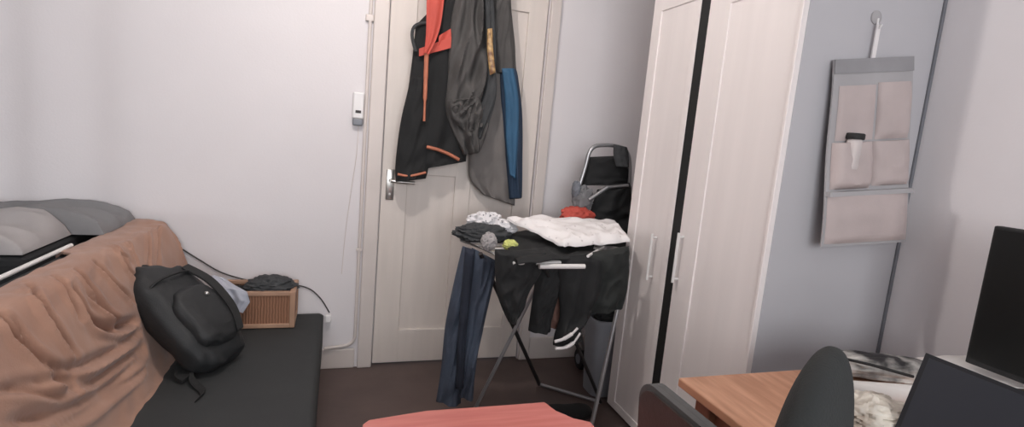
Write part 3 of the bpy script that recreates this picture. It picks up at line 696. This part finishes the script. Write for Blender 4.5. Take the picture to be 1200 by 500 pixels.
# ------------------------------------------------------------------ red low table
ZT = .45
t = thing('low_table', 'salmon red low table with notched corners in the foreground', 'table', (.4, 1.15, 0))
c = [at(425,496,2,ZT), at(432,491,2,ZT), at(500,481,2,ZT), at(638,470,2,ZT), at(643,473,2,ZT), at(650,482,2,ZT), at(664,485,2,ZT), at(671,491,2,ZT)]
poly = [(p.x, p.y) for p in c] + [(.735, 1.30), (.735, 1.06), (.69, 1.045), (.66, .98), (.14, .98), (.09, 1.01)]
tb = MB().prism(poly, lambda p: Vector((p[0], p[1], ZT)), lambda p: Vector((p[0], p[1], ZT-.035)))
es = [e for e in tb.bm.edges if abs(e.verts[0].co.z-e.verts[1].co.z) < 1e-5 and e.verts[0].co.z > ZT-.01]
bmesh.ops.bevel(tb.bm, geom=es, offset=.006, segments=3, affect='EDGES', profile=.5)
tb.build('table_top', REDT, t, True)
for x, y in ((.15,1.33), (.63,1.35), (.15,1.05), (.63,1.05)):
    MB().tube([(x, y, ZT-.036), (x, y, 0)], [.022, .016], 14).build('leg', WTUBE, t, True)
for y in (1.32, 1.04): MB().box((.17,y,ZT-.075), (.61,y+.02,ZT-.036)).build('apron', REDT, t)
# ------------------------------------------------------------------ wooden table
ZW = .71; p0 = at(795, 442, 2, ZW)
TX0, TX1, TY0, TY1 = p0.x, XR-.004, .42, p0.y
t = thing('wooden_table', 'light brown wooden table pushed against the right wall', 'table', ((TX0+TX1)/2, (TY0+TY1)/2, 0))
MB().box((TX0, TY0, ZW-.022), (TX1, TY1, ZW), .004, 3).build('table_top', WOOD, t)
MB().box((TX0+.05, TY0+.04, ZW-.10), (TX0+.068, TY1-.04, ZW-.0222)).build('apron', WOODD, t)
MB().box((TX0+.069, TY1-.058, ZW-.10), (TX1-.03, TY1-.04, ZW-.0222)).build('apron', WOODD, t)
for x in (TX0+.03, TX1-.08):
    for y in (TY0+.03, TY1-.085): MB().box((x, y, 0), (x+.05, y+.05, ZW-.0222), .004).build('leg', WOODD, t)
# things on it
def tl(px, py, dz): return at(px, py, 2, ZW+dz)
o = MB().tube([tl(985,456,.024), tl(1072,462,.024)], .0225, 24).build('paper_roll', PAPER, None, True)
tag(o, 'white paper roll lying on the table behind the crumpled bag', 'paper roll')
q = tl(1022, 486, .03); q.z = ZW+.034
o = MB().blob(q, (.085, .06, .036), 17, .3, 2.4, nu=64, nv=40).build('crumpled_bag', CREAM, None, True)
tag(o, 'cream crumpled plastic bag on the wooden table beside the laptop', 'bag')
q = tl(1030, 434, .02); q.z = ZW+.031
o = MB().blob(q, (.15, .045, .03), 23, .22, 2.4, .8, Matrix.Rotation(-.35, 3, 'Z'), 64, 40).build('printed_bag', PRINT, None, True)
tag(o, 'black and white printed bag lying flattened behind the paper roll', 'bag')
o = MB().tube(curve_pts([tl(985,419,.065), tl(1020,427,.068), tl(1045,434,.066), tl(1070,441,.055)], 6), .0038, 8).build('black_cable', RUB, None, True)
tag(o, 'short black cable lying across the printed bag', 'cable')
def sheet(c, z, seed, name, label):
    A = [Vector((x, y, z)) for x, y in c]
    def g(o):
        def f(u, v):
            p = lerp(lerp(A[0], A[1], u), lerp(A[3], A[2], u), v).copy(); p.z += o+.012*(noise.noise(Vector((u*2.5, v*2.5, seed)))+.5)+.006*(.5-abs(noise.noise(Vector((u*5, v*5, seed)))))
            return p
        return f
    tag(MB().slab(g(.003), g(0), 24, 24).build(name, PAPER, None, True), label, 'paper')
sheet(((1.34,1.015),(1.80,1.01),(1.82,.80),(1.50,.82)), ZW+.012, 2, 'wrapping_paper', 'white crumpled wrapping paper in the far corner of the table by the wall')
sheet(((1.52,.80),(1.86,.80),(1.86,.48),(1.46,.48)), ZW+.004, 5, 'paper_sheet', 'white paper sheet spread on the table beneath the monitor')
# monitor
mx = 1.66; a = at(1165, 264, 0, mx); b2 = at(1131, 424, 0, mx)
t = thing('monitor', 'black computer monitor standing by the right wall', 'monitor', (mx+.05, a.y-.3, ZW))
MB().box((mx, a.y-.60, b2.z), (mx+.028, a.y, a.z), .004).build('housing', RUB, t)
MB().box((mx-.0015, a.y-.592, b2.z+.016), (mx+.001, a.y-.008, a.z-.008)).build('screen', SCREEN, t)
MB().box((mx+.03, a.y-.33, ZW+.03), (mx+.055, a.y-.27, ZW+.25), .004).build('stand', RUB, t)
MB().box((mx-.06, a.y-.41, ZW+.022), (mx+.11, a.y-.19, ZW+.034), .004).build('base', RUB, t)
# laptop
t = thing('laptop', 'open dark laptop on the wooden table in front of the monitor', 'laptop', (1.0, .55, ZW))
c1 = at(1085, 413, 2, .905); bx = c1.x-.052
hz = ZW+.016
def lid(u, v, o):
    p = lerp(Vector((bx, 0, hz)), Vector((c1.x, 0, .905)), v); p.y = c1.y-.31*u; d = Vector((.905-hz, 0, -(c1.x-bx))).normalized(); return p+d*o
lp = MB(); lp.slab(lambda u, v: lid(u, v, .006), lambda u, v: lid(u, v, 0), 2, 2)
lp.build('lid', LAPT, t)
MB().slab(lambda u, v: lid(lerp(.03,.97,u), lerp(.06,.96,v), -.0008), lambda u, v: lid(lerp(.03,.97,u), lerp(.06,.96,v), .0005), 1, 1).build('screen', LSCR, t)
MB().box((bx-.215, c1.y-.31, ZW+.0005), (bx+.004, c1.y, hz), .003).build('keyboard_base', LAPT, t)
kb = MB()
for r in range(5):
    for k in range(13): kb.box((bx-.13+r*.022, c1.y-.29+k*.0208, hz-.001), (bx-.112+r*.022, c1.y-.274+k*.0208, hz+.0015))
kb.build('keys', RUB, t)
# ------------------------------------------------------------------ brown dining chair
t = thing('dining_chair', 'brown leather backed chair pushed under the left end of the table', 'chair', (.82, .74, 0))
q = at(741, 442, 2, .765); xk = q.x; yk1 = q.y+.005; yk0 = yk1-.36
def back_poly(ins=0., r=.05):
    z1 = .765-ins; z0 = .42; pts = []
    for a in range(0, 7): an = radians(90*a/6); pts.append((yk1-ins-r+r*sin(an), z1-r+r*cos(an)))
    pts += [(yk1-ins-.012, z0), (yk0+ins+.012, z0)]
    for a in range(0, 7): an = radians(90*a/6); pts.append((yk0+ins+r-r*cos(an), z1-r+r*sin(an)))
    return pts
def lean(z): return (z-.42)*-.06
xb = xk+.01
mb_ = MB().prism(back_poly(), lambda p: Vector((xb+.034+lean(p[1])+.0155, p[0], p[1])), lambda p: Vector((xb+.034+lean(p[1])+.031, p[0], p[1])))
mb_.build('front_pad', GRIM, t)
MB().prism(back_poly(), lambda p: Vector((xb+.034+lean(p[1])+.0, p[0], p[1])), lambda p: Vector((xb+.034+lean(p[1])+.015, p[0], p[1]))).build('rim', GRIM, t)
MB().prism(back_poly(.010), lambda p: Vector((xb+.034+lean(p[1])-.006, p[0], p[1])), lambda p: Vector((xb+.034+lean(p[1])-.0003, p[0], p[1]))).build('backrest', LEATH, t)['label'] = 'brown leather back panel'
MB().box((xb+.05, yk0+.01, .40), (xb+.45, yk1-.01, .455), .018, 3).build('seat', LEATH, t)
for x in (xb+.07, xb+.42):
    for y in (yk0+.04, yk1-.04): MB().tube([(x, y, .40), (x, y, 0)], [.018, .013], 12).build('leg', DTUBE, t, True)
# ------------------------------------------------------------------ black office chair
oc = Vector((.58, .46, 0)); CHA = 33
oc = at(972, 404, 2, 1.05); oc.z = 0; az = Vector((cos(radians(CHA)), sin(radians(CHA)), 0)); fd = Vector((az.y, -az.x, 0))
t = thing('office_chair', 'black office chair with rounded backrest in front of the wooden table', 'chair', (oc.x+fd.x*.25, oc.y+fd.y*.25, 0))
ZTOP = 1.04
OM = Matrix((az, fd, Vector((0, 0, 1)))).transposed()
MB().blob((oc.x, oc.y, ZTOP-.25), (.172, .040, .25), 1, .0, 1, .82, OM, 56, 40, False).build('backrest', OFF, t, True)
sc = oc+fd*.25
MB().blob((sc.x, sc.y, .47), (.23, .22, .045), 1, .02, 1.5, .7, Matrix.Rotation(math.atan2(fd.y, fd.x), 3, 'Z'), 48, 20, False).build('seat', OFF, t, True)
b0 = oc-fd*.03
MB().tube(curve_pts([(sc.x, sc.y, .41), (oc.x+fd.x*.05, oc.y+fd.y*.05, .41), (b0.x, b0.y, .47), (b0.x, b0.y, .75)], 6), .018, 10).build('back_support', RUB, t, True)
MB().tube([(sc.x, sc.y, .43), (sc.x, sc.y, .10)], .025, 16).build('gas_column', RUB, t, True)
for k in range(5):
    a = 2*pi*k/5+.3; e = Vector((sc.x+.27*cos(a), sc.y+.27*sin(a), .075))
    g = MB().tube([(sc.x, sc.y, .12), e], [.022, .014], 10).build('base_arm', RUB, t, True)
    MB().lathe([(.015,-.02), (.026,-.016), (.028,0), (.026,.016), (.015,.02)], (e.x, e.y, .029), 16, 'x').tube([(e.x, e.y, .05), e], .006, 8).build('castor', RUB, g, True)
# ------------------------------------------------------------------ ceiling lamp, added streak slats and fill lights
LX, LY = .06, 1.6
t = thing('ceiling_light', 'white round ceiling lamp fitting above the room', 'lamp', (LX, LY, ZC))
MB().lathe([(.06, 0), (.06, -.025), (.02, -.035), (.012, -.06)], (LX, LY, ZC-.001), 24).build('ceiling_rose', WPLAS, t, True)
def lamp(name, kind, loc, energy, color, **k):
    l = bpy.data.lights.new(name, kind); l.energy = energy; l.color = color
    o = bpy.data.objects.new(name, l); C.objects.link(o); o.location = loc
    for a, v in k.items():
        if a == 'rot': o.rotation_euler = v
        else: setattr(l, a, v)
    return o
lamp('ceiling_bulb', 'POINT', (LX, LY, ZC-.16), 29, (1, .925, .88), shadow_soft_size=.035)
lamp('rear_fill', 'AREA', ((RW[0]+RW[1])/2, YR-.12, 1.55), 66, (.975, .98, 1), shape='RECTANGLE', size=2.1, size_y=1.2, rot=(radians(90), 0, 0))  # fill light added outside the rear opening to lift the room
t = thing('streak_blind', 'unseen white vertical slats added in the left window to streak the light', 'streak blind', (XL+.07, (LW[0]+LW[1])/2, LW[2]))
MB().box((XL+.05, LW[0]-.05, LW[3]+.02), (XL+.09, LW[1]+.05, LW[3]+.06), .005).build('head_rail', WPLAS, t)
for k in range(22):
    y_ = LW[0]+.02+k*.06; wv = .0225+.006*sin(k*2.3); a_ = .8+.25*sin(k*1.7)
    def sl(u, v, o): return Vector((XL+.07+(u-.5)*2*wv*cos(a_)+o*sin(a_)+.004*sin(v*5+k), y_+(u-.5)*2*wv*sin(a_)-o*cos(a_), lerp(LW[2]+.03, LW[3]+.02, v)))
    MB().slab(lambda u, v: sl(u, v, .0012), lambda u, v: sl(u, v, 0), 2, 10).build('slat', WPLAS, t)  # unseen slats, spaced to break the added spot into wall streaks
LP = Vector((-4.05, .60, 1.25))
lamp('streak_spot', 'SPOT', LP, 62, (.95, .97, 1), shadow_soft_size=.012, spot_size=radians(60), spot_blend=.6, rot=(Vector((-.95, 2.73, 1.5))-LP).to_track_quat('-Z', 'Y').to_euler())  # added spot, out of view, that throws the streaks on the back wall
w = bpy.data.worlds.new('sky'); bpy.context.scene.world = w; w.use_nodes = True
w.node_tree.nodes['Background'].inputs[0].default_value = (.75, .85, 1, 1); w.node_tree.nodes['Background'].inputs[1].default_value = .6
vs = bpy.context.scene.view_settings
vs.view_transform = 'Standard'; vs.look = 'None'; vs.gamma = 1; vs.exposure = 0; vs.use_curve_mapping = False
